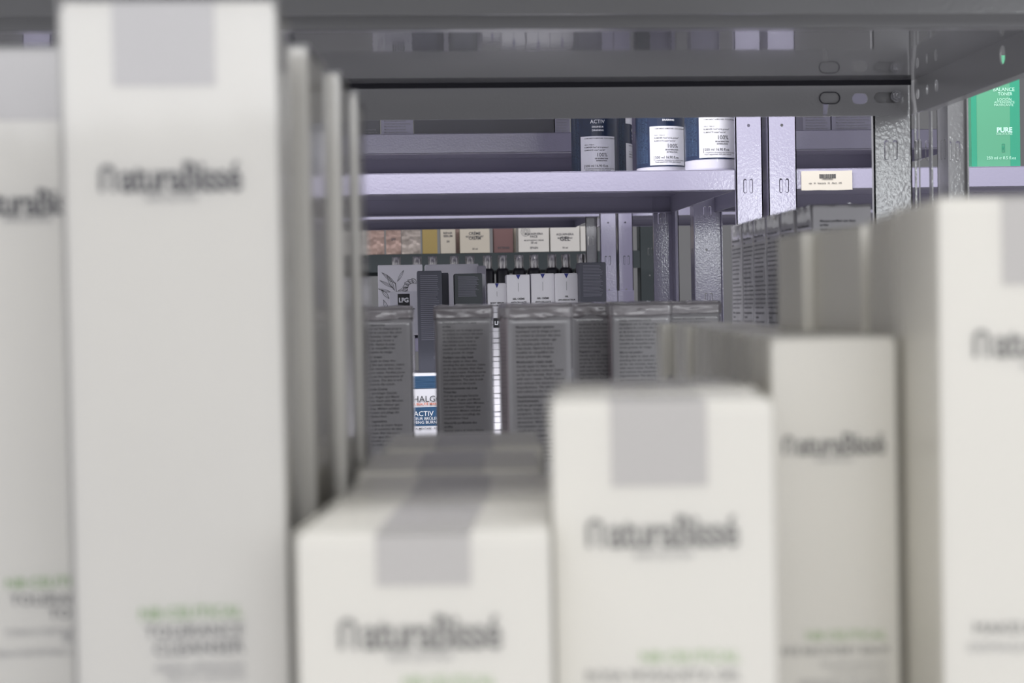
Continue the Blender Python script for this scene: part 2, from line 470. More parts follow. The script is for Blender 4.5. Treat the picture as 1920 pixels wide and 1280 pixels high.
U(post(u3, X3L-0.003, Y3R+0.003, 1, -1, m=LILAC), u3)
X3b = XY(1440, Y3, 340)
u3b = tag(empty('shelving_unit', (X3b+0.5, (Y3+Y3R)/2, 0)), 'pale lilac steel shelving bay on the right with paper barcode label on its beam', 'shelf')
U(post(u3b, X3b, Y3-0.003, 1, 1, w=0.0415, w2=0.045, m=LILAC, phase=ZS3), u3b)
X3b0 = XY(1495, Y3, 340)
U(post(u3b, xa, Y3R+0.003, 1, -1, w=xb-xa, w2=0.03, m=LILAC, phase=ZY(1320, 560, Y3R)), u3b)
pale_level(u3b, X3b+0.03, X3b+1.05, Y3+0.001, Y3R, ZY(1560, 315.5, Y3), ZY(1560, 354, Y3))
# small folded dark strip between the two uprights
pale_level(u3b, X3b+0.03, X3b+1.05, Y3+0.001, Y3R, EZ+0.56, EZ+0.52)
lb0 = PY(1502, 321, Y3-0.0004); lb1 = PY(1598, 356, Y3-0.0004)
pl = tag(empty('barcode_label', ((lb0.x+lb1.x)/2, Y3-0.0006, (lb0.z+lb1.z)/2)), 'cream paper barcode label stuck on the pale beam at right', 'label')
lw, lh = lb1.x-lb0.x, lb0.z-lb1.z
bm = bmesh.new(); bm_box(bm, -lw/2, lw/2, -0.0004, 0.0004, -lh/2, lh/2)
bmesh.ops.subdivide_edges(bm, edges=bm.edges[:], cuts=5, use_grid_fill=True)
for v in bm.verts:
    v.co.x += 0.0008*noise.noise(Vector((v.co.z*200, 1, 0))); v.co.z += 0.0009*noise.noise(Vector((v.co.x*120, 5, 0)))
link('paper', done(bm), PAPER, pl)
bars = []
x = -0.011
while x < 0.013:
    wd = random.choice((0.0004, 0.0006, 0.0011)); bars.append((x, x+wd, -0.0009, -0.0006, 0.0035, 0.0095)); x += wd+random.choice((0.0004, 0.0007))
link('barcode', boxes_mesh(bars), INK, pl)
t1 = text_mesh('100020063', -0.007, 0.009, 0.0012, bold=0.01)
t2 = text_mesh('cabi   03   Estanteria   02   Altura   045', -0.027, 0.022, -0.0045, bold=0.01)
link('print', remap(join_meshes([t1, t2]), lambda c: Vector((c.x, -0.0009, c.y))), INK, pl)

# --- third pale unit, back to back behind
Y4, Y4R = 2.68, 3.12
z4t, z4b = ZY(870, 250, Y4), ZY(870, 287, Y4)
x4l, x4r = XY(20, Y4, 260), XY(1800, Y4, 260)
u4 = tag(empty('shelving_unit', ((x4l+x4r)/2, (Y4+Y4R)/2, 0)), 'lilac steel shelving behind the blue labelled bottles, holding pale cartons', 'shelf')
pale_level(u4, x4l, XY(1170, Y4, 260), Y4, Y4R, z4t, z4b)
pale_level(u4, XY(1200, Y4, 260), x4r, Y4, Y4R, z4t, z4b)
U(post(u4, XY(1172, Y4, 260)+0.003, Y4-0.002, 1, 1, m=LILAC, w=0.02, z0=ZT3+0.0, z1=2.3), u4)
pale_level(u4, x4l, x4r, Y4, Y4R, EZ+0.72, EZ+0.68)
for pxx in (1400, 60):
    U(post(u4, XY(pxx, Y4, 400), Y4-0.003, 1, 1, m=LILAC), u4)
U(post(u4, XY(1239, Y4R, 500), Y4R, 1, 1, m=LILAC, w=0.040), u4)

# --- fourth unit, lit uprights in the depth
Y5 = 3.37
u5 = tag(empty('shelving_unit', (XY(900, Y5), Y5+0.25, 0)), 'pale shelving bay in the depth left of the narrow gap, holding silver capped bottles', 'shelf')
x5r = XY(1126, Y5, 480); x5l = XY(330, Y5, 480)
z5t, z5b = ZY(900, 393, Y5), ZY(900, 409, Y5)
CAPZ = ZY(900, 480, Y5+0.1)
LOW5 = CAPZ-0.19
U(post(u5, XY(1156.5, Y5, 480), Y5, -1, 1, m=LILAC, w=XY(1156.5, Y5, 480)-x5r, w2=0.04, phase=ZS5), u5)
xs0 = XY(1100, Y5+0.04, 480)
U(post(u5, x5r-0.001, Y5+0.042, -1, 1, m=STEEL, w=x5r-xs0, w2=0.03), u5)
U(post(u5, x5l, Y5, 1, 1, m=LILAC), u5)
pale_level(u5, x5l, x5r-0.001, Y5+0.002, Y5+0.45, z5t, z5b)
pale_level(u5, x5l, x5r-0.001, Y5+0.002, Y5+0.45, LOW5, LOW5-0.03)
x5b = XY(1159.5, Y5, 480)
u5b = tag(empty('shelving_unit', (x5b+0.5, Y5+0.2, 0)), 'pale shelving bay in the depth right of the narrow gap between two slotted uprights', 'shelf')
U(post(u5b, x5b, Y5, 1, 1, m=LILAC, w=XY(1187, Y5, 480)-x5b, w2=0.04, phase=ZS5), u5b)
pale_level(u5b, x5b+0.012, x5b+0.9, Y5+0.004, Y5+0.45, z5t, z5b)
for i, (root, pa, pb) in enumerate(((u5, 1126, 1156.5), (u5b, 1159.5, 1188))):
    a, b = XY(pa, Y5, 560), XY(pb, Y5, 560)
    zt_ = ZY(1150, 545, Y5)
    U(link('foot_sleeve', box_mesh(a-0.001, b+0.001, Y5-0.004, Y5-0.001, 0.0, zt_, bev=0.0008), LILAC, root), root)

# --- dark green unit at the very back
Y6 = 4.15
Z6 = ZY(900, 474, Y6)
u6 = tag(empty('shelving_unit', (XY(900, Y6), Y6+0.2, 0)), 'dark green steel shelving at the very back with coloured cosmetic cartons', 'shelf')
x6l, x6r = XY(560, Y6, 480), XY(1200, Y6, 480)
U(link('beam', boxes_mesh([(x6l, x6r, Y6, Y6+0.003, Z6-0.05, Z6-0.001)]), GREEN_STEEL, u6), u6)
U(link('shelf_board', boxes_mesh([(x6l, x6r, Y6+0.003, Y6+0.45, Z6-0.004, Z6)]), GREEN_STEEL, u6), u6)
U(link('beam', boxes_mesh([(x6l, x6r, Y6+0.447, Y6+0.45, Z6-0.05, Z6-0.004)]), GREEN_STEEL, u6), u6)
U(post(u6, x6r, Y6, 1, 1, m=GREEN_STEEL, w=0.055, w2=0.05), u6)
U(post(u6, x6l, Y6, -1, 1, m=GREEN_STEEL, w=0.05, w2=0.05), u6)
U(post(u6, XY(1228, Y6+.3, 480), Y6+0.3, 1, 1, m=GREEN_STEEL, w=0.055, w2=0.05), u6)

# ------------------------------------------------------------------ near cartons
def near_carton(root, w, d, h, px_tape, tape_h, texts, film=True, top_tape=0.6, dims=None, tape_off=None, top_print=False):
    link('box_body', carton_body(w, d, h), CARTON, root)
    if px_tape:
        a = local_of(root, px_tape[0], px_tape[2], d)[0]; b = local_of(root, px_tape[1], px_tape[2], d)[0]
    else: a, b = tape_off
    L = [] if b-a < 0.001 else [(a, b, -d/2-0.0003, -d/2+0.0002, h-tape_h, h+0.0002), (a, b, -d/2-0.0003, -d/2+d*top_tape, h-0.0002, h+0.0003)]
    if L: link('seal_tape', boxes_mesh(L), TAPE, root)
    if top_print:
        t = text_mesh('L 3B206', (a+b)/2-0.009, (a+b)/2+0.009, 0, bold=0.02)
        remap(t, lambda c: Vector((c.x, -d/2+d*0.68+c.y, h+0.0006)))
        link('batch_print', t, INKG, root)
    for kind, items in texts.items():
        ms = []
        for (body, xa, xb, py, bold) in items:
            p = local_of(root, xa, py, d); q = local_of(root, xb, py, d)
            if body.startswith('~'):
                ms += logo(p[0], q[0], (p[1]+q[1])/2)
            else: ms.append(text_mesh(body, p[0], q[0], (p[1]+q[1])/2, bold=bold))
        link(kind, on_front(join_meshes(ms), d), {'logo': INK, 'tagline': INKG, 'range_name': GREENINK, 'product_name': INK, 'small_print': INKG}[kind], root)
    if film: link('plastic_wrap', film_mesh(w, d, h, amp=0.00025, off=0.0009, fin=False, seed=random.random()*50, n=5), FILM_SMOOTH if h > 0.2 else FILM_MATTE, root, smooth=False)
    return root
def logo(x0, x1, y):
    """wordmark: an arched capital followed by round thin letters"""
    W = x1-x0; ww = W*0.115
    t = text_mesh('aturaBissé', x0+W*0.145, x1, y, bold=0.022, space=0.92)
    for v in t.vertices: v.co.y = y+(v.co.y-y)*1.30
    s = W*0.19; th = W*0.03
    out, inn = [], []
    r = ww/2
    pts = [(x0, y), (x0+th, y)]
    for i in range(13):
        a = math.pi-math.pi*i/12
        pts.append((x0+r+(r-th)*math.cos(a), y+s-r+(r-th)*math.sin(a)))
    pts += [(x0+ww-th, y), (x0+ww, y)]
    for i in range(13):
        a = math.pi*i/12
        pts.append((x0+r+r*math.cos(a), y+s-r+r*math.sin(a)))
    arch = curve_mesh([pts], 0.0)
    return [t, arch]
rad = math.radians

# left tall column
HT_A = PZ(514, 8, 0.38).z-EZ          # top height of the tall cartons
h1 = HT_A+0.145
w1 = width_for(PZ(118, 11, 0.38), 515, 0.0); d1 = 0.044
def top_at(px, py, zrel): return PH(px, py, zrel)
c1 = stand('tall_skincare_carton', top_at(514, 8, HT_A), 'R', w1, d1, h1, rad(-0.5), BASE)
near_carton(c1, w1, d1, h1, (211, 403, 100), local_of(c1, 300, 8, d1)[1]-local_of(c1, 300, 165, d1)[1],
    {'logo': [('~', 187, 455, 358, 0)], 'tagline': [('BARCELONA', 275, 372, 377, 0)],
     'range_name': [('NB·CEUTICAL', 263, 456, 1158, 0.01)],
     'product_name': [('TOLERANCE', 273, 457, 1192, 0.0), ('CLEANSER', 290, 459, 1225, 0.0)],
     'small_print': [('CREMA LIMPIADORA', 290, 460, 1256, 0), ('GENTLE CLEANSING', 312, 460, 1273, 0)]})
tag(c1, 'tallest white skincare carton in front at left, green and black print, grey seal', 'box', 'tall white cartons at left')
for (px, py, rz, lab) in ((574, 92, -5.0, 'tall white wrapped carton directly behind the tallest front carton, seen as a narrow strip'),
                     (634, 142, -3.3, 'tall white wrapped carton, third back in the row behind the tallest front carton'),
                     (666, 178, -2.7, 'tall white wrapped carton, rearmost of the row behind the tallest front carton')):
    c = copy_tree(c1)
    s = stand('tmp', top_at(px, py, HT_A), 'R', w1, d1, h1, rad(rz), BASE)
    c.location = s.location; c.rotation_euler = s.rotation_euler; bpy.data.objects.remove(s)
    c['label'] = lab
# leftmost carton
HA2 = PZ(60, 99, 0.437).z-EZ
wA = w1; dA = d1; hA = HA2+0.145
cA = stand('tall_skincare_carton', PZ(222, 96, 0.437), 'R', wA, dA, hA, rad(0), BASE)
near_carton(cA, wA, dA, hA, (-35, 136, 150), local_of(cA, 60, 99, dA)[1]-local_of(cA, 60, 232, dA)[1],
    {'logo': [('~', -67, 168, 402, 0)], 'tagline': [('BARCELONA', 10, 97, 416, 0)],
     'range_name': [('NB·CEUTICAL', 12, 186, 1100, 0.01)],
     'product_name': [('TOLERANCE', 20, 188, 1132, 0.0), ('TONER', 92, 190, 1158, 0.0)],
     'small_print': [('TONICO FORTALECEDOR', 10, 190, 1188, 0), ('SUAVE', 118, 190, 1203, 0), ('SKIN FORTIFYING LOTION', -10, 190, 1228, 0)]})
tag(cA, 'white carton cut by the left edge, partly behind the tallest carton, shaded beige', 'box')
# low cartons
zl = PZ(555, 1008, 0.355).z-EZ
Ll = PZ(556, 1009, 0.355)
wl = width_for(Ll, 1029, rad(-7.0)); dl = 0.0635; hl = zl+0.145
cl = stand('jar_carton', Ll, 'L', wl, dl, hl, rad(-7.0), BASE)
near_carton(cl, wl, dl, hl, (705, 883, 1060), local_of(cl, 790, 1009, dl)[1]-local_of(cl, 790, 1105, dl)[1],
    {'logo': [('~', 636, 942, 1215, 0)], 'tagline': [('BARCELONA', 730, 850, 1237, 0)],
     'range_name': [('NB·CEUTICAL', 757, 930, 1286, 0.01)]}, top_tape=1.0, top_print=True)
tag(cl, 'low wide white carton at bottom centre front with grey seal over its top edge', 'box', 'low white cartons in the centre row')
for (px, py, rz, lab) in ((632, 949, -5.0, 'low white wrapped carton, second in the low centre row'),
                      (672, 889, -4.0, 'low white wrapped carton, third in the low centre row'),
                      (722, 846, -3.0, 'low white wrapped carton, rearmost of the low centre row')):
    c = copy_tree(cl); s = stand('tmp', top_at(px, py, zl), 'L', wl, dl, hl, rad(rz), BASE)
    c.location = s.location; c.rotation_euler = s.rotation_euler; bpy.data.objects.remove(s); c['label'] = lab
# centre right carton
LD = PZ(1034, 763, 0.365); wD = width_for(LD, 1449, rad(-7)); dD = 0.046; hD = LD.z-EZ+0.145
cD = stand('gel_carton', LD, 'L', wD, dD, hD, rad(-7), BASE)
near_carton(cD, wD, dD, hD, (1145, 1326, 830), local_of(cD, 1240, 762, dD)[1]-local_of(cD, 1240, 917, dD)[1],
    {'logo': [('~', 1100, 1386, 1024, 0)], 'tagline': [('BARCELONA', 1190, 1300, 1046, 0)],
     'range_name': [('NB·CEUTICAL', 1202, 1388, 1240, 0.01)],
     'product_name': [('ROSA MOSQUETA GEL', 1100, 1390, 1275, 0.0)]})
tag(cD, 'medium height white carton right of centre front with grey seal and wordmark', 'box', 'medium white cartons right of centre')
c = copy_tree(cD); s = stand('tmp', top_at(1056, 737, LD.z-EZ), 'L', wD, dD, hD, rad(-5), BASE)
c.location = s.location; c.rotation_euler = s.rotation_euler; bpy.data.objects.remove(s)
c['label'] = 'white wrapped carton directly behind the medium height front carton right of centre'
# slim row
LE = PZ(1447, 641, 0.425); wE = width_for(LE, 1679, rad(-5)); dE = 0.0385; hE = LE.z-EZ+0.145
cE = stand('slim_skincare_carton', LE, 'L', wE, dE, hE, rad(-5), BASE)
near_carton(cE, wE, dE, hE, None, 0.012,
    {'logo': [('~', 1467, 1660, 851, 0)], 'tagline': [('BARCELONA', 1530, 1600, 866, 0)],
     'range_name': [('NB·CEUTICAL', 1512, 1662, 1198, 0.01)],
     'product_name': [('EYE RECOVERY BALM', 1467, 1665, 1226, 0.0)],
     'small_print': [('BALSAMO REPARADOR', 1540, 1664, 1248, 0), ('CONTORNO DE OJOS', 1556, 1664, 1263, 0), ('REPAIRING EYE BALM', 1500, 1664, 1285, 0)]},
     tape_off=(-0.0001, 0.0001))
tag(cE, 'slim cream white carton, frontmost of the slim row right of centre', 'box', 'slim white cartons right of centre')
ords = ['second', 'third', 'fourth', 'fifth', 'sixth', 'seventh', 'eighth', 'ninth', 'rearmost']
jit = [0.000, 0.001, 0.0005, 0.0, 0.0, 0.001, -0.0025, 0.0, 0.001, -0.0055]
base_u = Vector((math.cos(rad(-6.6)), math.sin(rad(-6.6)), 0)); base_v = Vector((-math.sin(rad(-6.6)), math.cos(rad(-6.6)), 0))
for k in range(9):
    c = copy_tree(cE)
    c.location = cE.location + base_v*(0.0427*(k+1)) + base_u*jit[k+1]
    c.rotation_euler = (0, 0, rad(-5+random.uniform(-1.5, 1.5)))
    c['label'] = ('slim white wrapped carton, %s from the front in the slim row right of centre' % ords[k]) if k < 8 else 'slim white wrapped carton, rearmost of the slim row right of centre'
# right row
LR = PZ(1760, 379, 0.385); wR = 0.056; dR = 0.048; hR = LR.z-EZ+0.145
cR = stand('makeup_remover_carton', LR, 'L', wR, dR, hR, rad(-6.0), BASE)
near_carton(cR, wR, dR, hR, (1878, 2060, 450), local_of(cR, 1900, 379, dR)[1]-local_of(cR, 1900, 540, dR)[1],
    {'logo': [('~', 1824, 2100, 667, 0)], 'tagline': [('BARCELONA', 1915, 2010, 690, 0)],
     'product_name': [('MAKEUP REMOVER', 1826, 2100, 1186, 0.0)],
     'small_print': [('DESMAQUILLANTE SUAVE', 1815, 2100, 1219, 0)]})
tag(cR, 'white carton cut by the right edge of the view, frontmost there', 'box', 'white cartons of the right row')
for (px, py, rz, lab) in ((1681, 404, -9.0, 'white wrapped carton directly behind the one cut by the right edge'),
                      (1613, 427, 2.5, 'white wrapped carton, third back in the right row'),
                      (1503, 441, -4.5, 'white wrapped carton, rearmost of the right row beside wrapped grey cartons')):
    c = copy_tree(cR); s = stand('tmp', top_at(px, py, LR.z-EZ), 'L', wR, dR, hR, rad(rz), BASE)
    c.location = s.location; c.rotation_euler = s.rotation_euler; bpy.data.objects.remove(s); c['label'] = lab

# ------------------------------------------------------------------ slate grey wrapped cartons on the middle unit
P_FR = ['Appliquer sur le visage propre', 'en evitant le contour des yeux', 'et de la bouche. Laisser agir', 'dix minutes puis rincer a', "l'eau tiede. Apaise la peau", 'sensible et reequilibre les', 'zones grasses du visage.']
P_EN = ['Gently apply to clean skin', 'avoiding the eye contour. Leave', 'on for ten minutes, then rinse', 'with warm water. Purifies pores', 'and reduces the appearance of', 'imperfections. The skin is soft', 'and radiant to the touch.']
P_DE = ['Auf das gereinigte Gesicht', 'auftragen, Augen und Mund', 'aussparen. Nach zehn Minuten', 'mit lauwarmem Wasser gut', 'abwaschen. Mildert sichtbar', 'Unreinheiten und pflegt die', 'empfindliche Haut.']
P_ES = ['Aplicar sobre el rostro limpio', 'evitando el contorno de ojos.', 'Dejar actuar diez minutos y', 'aclarar con agua tibia. Calma', 'la piel sensible y matiza las', 'zonas con brillo del rostro.']
def info_text(w, h, heads, ztop, size, lead=1.28):
    ms = []; z = ztop; marg = w*0.12
    for hd, par in zip(heads, (P_FR, P_EN, P_DE, P_ES)):
        for ln in hd.split('\n'):
            t = text_raw(ln, bold=0.035); remap(t, lambda c: Vector((-w/2+marg+c.x*size*1.1, z+c.y*size, 0))); ms.append(t); z -= size*lead
        for ln in par:
            t = text_raw(ln, bold=0.02)
            remap(t, lambda c: Vector((-w/2+marg+c.x*size*1.12, z+c.y*size*0.92, 0))); ms.append(t); z -= size*lead
            if z < 0.004: break
        z -= size*0.35
        if z < 0.006: break
    me = join_meshes(ms)
    lim = w/2-0.003
    mx = max(v.co.x for v in me.vertices)
    if mx > lim:
        k = (lim+w/2-marg)/(mx+w/2-marg)
        for v in me.vertices: v.co.x = -w/2+marg+(v.co.x+w/2-marg)*k
    return me
wG = 0.0470; hG = 0.1455
HEADS = {
 'clay': ['Masque purifiant aux deux\nargiles', 'Purifying two-clay mask', 'Reinigungsmaske mit zwei\nTonerden', 'Mascarilla purificante dos\narcillas'],
 'hyd': ['Masque hydratant apaisant', 'Moisturising cream mask', 'Feuchtigkeitsspendende\nGesichtsmaske', 'Mascarilla hidratante'],
 'gel': ['Gelée gommante visage', 'Micro-gel peeling', 'Peeling-Gel fürs Gesicht', 'Gel exfoliante'],
 'rep': ['Crème réparatrice', 'Repairing cream', 'Aufbauende Creme', 'Crema reparadora'],
}
def grey_carton(px, py, Z, rz, heads, label, h=hG, side='L', wdt=wG, sidetext=False, film=True, gap=0.013):
    p = PZ(px, py, Z)
    r = stand('wrapped_carton', p, side, wdt, wdt, h, rad(rz), BASE)
    link('box_body', carton_body(wdt, wdt, h), GREYC, r)
    link('instruction_text', on_front(info_text(wdt, h, HEADS[heads], h-gap, 0.00245), wdt), GREYPRINT, r)
    if sidetext:
        me = info_text(wdt, h, HEADS[heads], h-0.014, 0.0030)
        link('side_text', remap(me, lambda c: Vector((-wdt/2-0.0004, -c.x, c.y))), GREYPRINT, r)
    # end flap tint
    link('side_panel', boxes_mesh([(-wdt/2-0.0003, -wdt/2, -wdt/2+0.001, wdt/2-0.001, 0.002, h-0.002)]), WINE, r) if not sidetext else None
    if film:
        wr = link('plastic_wrap', film_mesh(wdt, wdt, h, seed=px*0.37, amp=0.0005, fin=False), FILM, r, smooth=True)
        link('wrap_fold', fold_mesh(wdt, wdt, h, px*0.11), FILM_PINK, wr, smooth=True)
    return tag(r, label, 'box', 'grey shrink wrapped cartons in the middle')
grey_carton(660, 585, 1.18, -2, 'rep', 'leftmost grey wrapped carton with dark print, beside the tall white cartons')
grey_carton(816, 580, 1.23, -1.5, 'clay', 'grey wrapped carton with dark print standing right of the blue and white carton')
grey_carton(952, 583, 1.09, 3.0, 'hyd', 'grey wrapped carton at middle centre, nearest of the wrapped cartons, pinkish left side', gap=0.016)
grey_carton(1072, 577, 1.22, -4, 'rep', 'grey wrapped carton half hidden behind the central wrapped carton')
grey_carton(1147, 578, 1.18, -3, 'gel', 'grey wrapped carton right of centre with bright scratches on its film')
grey_carton(1246, 576, 1.25, -2, 'hyd', 'grey wrapped carton at right of the wrapped group, mostly behind the slim cartons')
# tall wrapped row on the right
pf = PZ(1390, 421, 1.40)
hT = pf.z-BASE
names6 = ['rearmost', 'fifth from the front', 'fourth from the front', 'third from the front', 'second from the front', 'frontmost']
for k in range(6):
    zc = 1.375-0.0492*k
    p = Vector((pf.x-0.0005*k+random.uniform(-.0008, .0008), pf.y-0.0492*k, 0))
    r = stand('tall_wrapped_carton', p, 'L', wG, wG*0.99, hT+0.0005*k, rad(random.uniform(-1.0, 0.6)), BASE)
    link('box_body', carton_body(wG, wG, hT), GREYC, r)
    me = info_text(wG, hT, HEADS['clay'], hT-0.016, 0.0031)
    link('side_text', remap(me, lambda c: Vector((-wG/2-0.0004, -c.x, c.y))), GREYPRINT, r)
    link('instruction_text', on_front(info_text(wG, hT, HEADS['clay'], hT-0.013, 0.00245), wG), GREYPRINT, r)
    link('plastic_wrap', film_mesh(wG-0.001, wG-0.002, hT, seed=k*7.1, amp=0.0007, off=0.0008), FILM, r, smooth=True)
    tag(r, 'tall grey wrapped carton right of the pale upright, %s of its row' % names6[k], 'box', 'tall grey wrapped cartons at right')

# ------------------------------------------------------------------ blue labelled bottles
RB = 0.0385
def lathe(prof, seg=40):
    bm = bmesh.new(); rings = []
    for r_, z in prof:
        rings.append([bm.verts.new((r_*math.cos(2*math.pi*i/seg), r_*math.sin(2*math.pi*i/seg), z)) for i in range(seg)])
    for a, b in zip(rings, rings[1:]):
        for i in range(seg): bm.faces.new((a[i], a[(i+1) % seg], b[(i+1) % seg], b[i]))
    bm.faces.new(list(reversed(rings[0]))); bm.faces.new(rings[-1])
    return done(bm)
def patch(r_, a0, a1, z0, z1, n=24):
    """curved label panel, angles in degrees measured from the front (-y), positive to the right"""
    bm = bmesh.new(); prev = None
    for i in range(n+1):
        a = rad(a0+(a1-a0)*i/n)
        cur = [bm.verts.new((q*math.sin(a), -q*math.cos(a), z)) for q, z in ((r_, z0), (r_, z1))]
        if prev: bm.faces.new((prev[0], cur[0], cur[1], prev[1]))
        prev = cur
    return done(bm)
def wrap_on(me, r_, a_off=0.0):
    return remap(me, lambda c: Vector((r_*math.sin(c.x/r_+rad(a_off)), -r_*math.cos(c.x/r_+rad(a_off)), c.y)))
def activ_bottle(name, P, rz):
    r = empty(name, P, rz)
    link('bottle_body', lathe([(RB-0.003, 0), (RB-0.0006, 0.002), (RB, 0.006), (RB, 0.150), (RB-0.004, 0.160), (RB-0.016, 0.170), (0.017, 0.174), (0.017, 0.180)]), BOTTLEW, r, smooth=False)
    for p in r.children[0].data.polygons: p.use_smooth = True
    link('cap', lathe([(0.019, 0.178), (0.0195, 0.180), (0.0195, 0.198), (0.018, 0.200)]), BOTTLEW, r)
    link('navy_label', patch(RB+0.0003, -150, 150, 0.0185, 0.145, 60), NAVY, r)
    link('white_panel', patch(RB+0.0005, -38, 52, 0.0205, 0.080, 30), LABELW, r)
    link('white_panel', patch(RB+0.0005, -38, 52, 0.113, 0.140, 30), LABELW, r)
    R2 = RB+0.0008
    ink = [text_mesh('COMPLEMENT ALIMENTAIRE · FOOD SUPPLEMENT', -0.022, 0.032, 0.0755, bold=0.01),
           text_mesh('Aide à · Helps to', -0.022, -0.006, 0.0655, bold=0.01),
           text_mesh('ELIMINER l\'eau* et les graisses*', -0.022, 0.018, 0.0610, bold=0.01),
           text_mesh('ELIMINATE water* and fat*', -0.022, 0.012, 0.0565, bold=0.01),
           text_mesh('100%', -0.001, 0.016, 0.0470, bold=0.0),
           text_mesh('DE SATISFACTION', -0.005, 0.017, 0.0430, bold=0.03), text_mesh('SATISFACTION', -0.003, 0.015, 0.0395, bold=0.03),
           text_mesh('500 ml 16.90 fl.oz.', -0.021, 0.018, 0.0305, bold=0.01),
           text_mesh('Complément alimentaire avec extraits de plantes', -0.021, 0.030, 0.0272, bold=0.01), text_mesh('Food supplement with plant extracts', -0.021, 0.022, 0.0244, bold=0.01),
           boxes_mesh([(-0.0228, -0.0222, -0.0001, 0.0, 0.0275, 0.0345)])]
    remap(ink[-1], lambda c: Vector((c.x, c.z, 0)))
    link('label_text', wrap_on(join_meshes(ink), R2, 5), INK, r)
    wt = [text_mesh('ACTIV', -0.012, 0.012, 0.1005, bold=0.0), text_mesh('DRAINEUR', -0.009, 0.010, 0.0935, bold=0.02), text_mesh('DRAINING', -0.009, 0.010, 0.0880, bold=0.02)]
    side = []
    for k in range(12):
        t = text_mesh(random.choice(['MODE D\'EMPLOI : diluer 25 ml dans un grand verre', 'Directions for use: dilute in a bottle of water', 'Ingredients: water, plant extracts, natural flavour', 'A consommer de preference avant fin, voir bouchon']), -0.045, -0.045+random.uniform(.075, .11), 0, bold=0.01)
        remap(t, lambda c: Vector((-0.0315-0.0023*k+c.y*0.62, 0.065+c.x*0.9, 0))); side.append(t)
    link('white_text', wrap_on(join_meshes(wt), R2, 5), WHITEP, r)
    link('side_text', wrap_on(join_meshes(side), RB+0.0006, 0), mat('pale_blue_print', (0.06, 0.10, 0.17), 0.5), r)
    return r
def bottle_at(pxc, Z):
    p = PZ(pxc, 300, Z); return Vector((p.x, p.y, ZT3+0.0005))
bt = activ_bottle('supplement_bottle', bottle_at(1333, 2.185), rad(0))
tag(bt, 'white bottle with navy label, rightmost on the pale shelf against the upright', 'bottle', 'navy labelled bottles on the pale shelf')
for pxc, Z, rz, lab in ((1239.5, 2.285, 2, 'white bottle with navy label, middle of the front three on the pale shelf'),
                     (1116, 2.40, -6, 'white bottle with navy label reading ACTIV, leftmost on the pale shelf'),
                     (1143, 2.50, 75, 'dark navy back of a bottle peeping out behind the leftmost labelled bottle')):
    c = copy_tree(bt); c.location = bottle_at(pxc, Z); c.rotation_euler = (0, 0, rad(rz)); c['label'] = lab

# green toner carton at right
GREENB = mat('mint_green_gloss', (0.075, 0.30, 0.17), 0.25, coat=0.8, coat_rough=0.06)
GREEND = mat('deep_green_gloss', (0.015, 0.26, 0.15), 0.25, coat=0.8)
zg = ZY(1865, 312, Y3+0.03)
g0 = PY(1822, 300, Y3+0.02); wg = 0.062
gr = stand('toner_carton', g0, 'L', wg, 0.04, 0.18, rad(0), ZY(1560, 315.5, Y3)+0.0006)
link('box_body', carton_body(wg, 0.04, 0.165), GREENB, gr)
link('edge_stripe', boxes_mesh([(-wg/2-0.0002, -wg/2+0.008, -0.0203, -0.0198, 0.001, 0.163)]), GREEND, gr)
link('edge_stripe', boxes_mesh([(wg/2-0.003, wg/2+0.012, -0.0203, 0.019, 0.0, 0.163)]), GREEND, gr)
def gtx(body, xa, xb, py, bold=0.0):
    p = local_of(gr, xa, py, 0.04); q = local_of(gr, xb, py, 0.04); return text_mesh(body, p[0], q[0], p[1], bold=bold)
ms = [gtx('BALANCE', 1862, 1902, 171), gtx('TONER', 1871, 1898, 179), gtx('LOCIÓN', 1870, 1896, 189), gtx('ASTRINGENTE', 1864, 1902, 194), gtx('MATIFICANTE', 1864, 1900, 199),
      gtx('PURE', 1869, 1898, 248, 0.04), gtx('SOLUTIONS', 1868, 1898, 253), gtx('250 ml ℮ 8.5 fl.oz', 1850, 1905, 299)]
link('label_text', on_front(join_meshes(ms), 0.04), mat('pale_mint_print', (0.45, 0.75, 0.6), 0.5), gr)
p = local_of(gr, 1881, 277, 0.04)
em = curve_mesh([[(p[0]-.0022, p[1]-.006), (p[0]+.0022, p[1]-.006), (p[0]+.0022, p[1]+.006), (p[0]-.0022, p[1]+.006)],
                 [(p[0]-.0016, p[1]-.0054), (p[0]+.0016, p[1]-.0054), (p[0]+.0016, p[1]+.0054), (p[0]-.0016, p[1]+.0054)]], 0.0001)
bar = curve_mesh([[(p[0]-.0011, p[1]-.0035), (p[0]-.0004, p[1]-.0035), (p[0]-.0004, p[1]-.0003), (p[0]+.0004, p[1]-.0003), (p[0]+.0004, p[1]-.0035), (p[0]+.0011, p[1]-.0035), (p[0]+.0011, p[1]+.0035), (p[0]+.0004, p[1]+.0035), (p[0]+.0004, p[1]+.0005), (p[0]-.0004, p[1]+.0005), (p[0]-.0004, p[1]+.0035), (p[0]-.0011, p[1]+.0035)]], 0.0001)
link('emblem', on_front(join_meshes([em, bar]), 0.04), GREEND, gr)
tag(gr, 'bright green glossy toner carton on the pale shelf at the right edge', 'box')

# ------------------------------------------------------------------ cartons behind, on the lower pale shelf
def plain(name, pxl, pxr, pyt, Z, depth, base, m, label, cat='box', group=None, rz=0.0, h=None, bevel=0.0008):
    L = PZ(pxl, pyt, Z); wd = width_for(L, pxr, rad(rz)); h = h or (L.z-base)
    b = L.z-h if base is None else base
    r = stand(name, L, 'L', wd, depth, h, rad(rz), b)
    link('box_body', carton_body(wd, depth, h, bevel), m, r)
    r['w'] = wd; r['h'] = h; r['d'] = depth
    tag(r, label, cat, group)
    del r['w'], r['h'], r['d']
    return r, wd, h
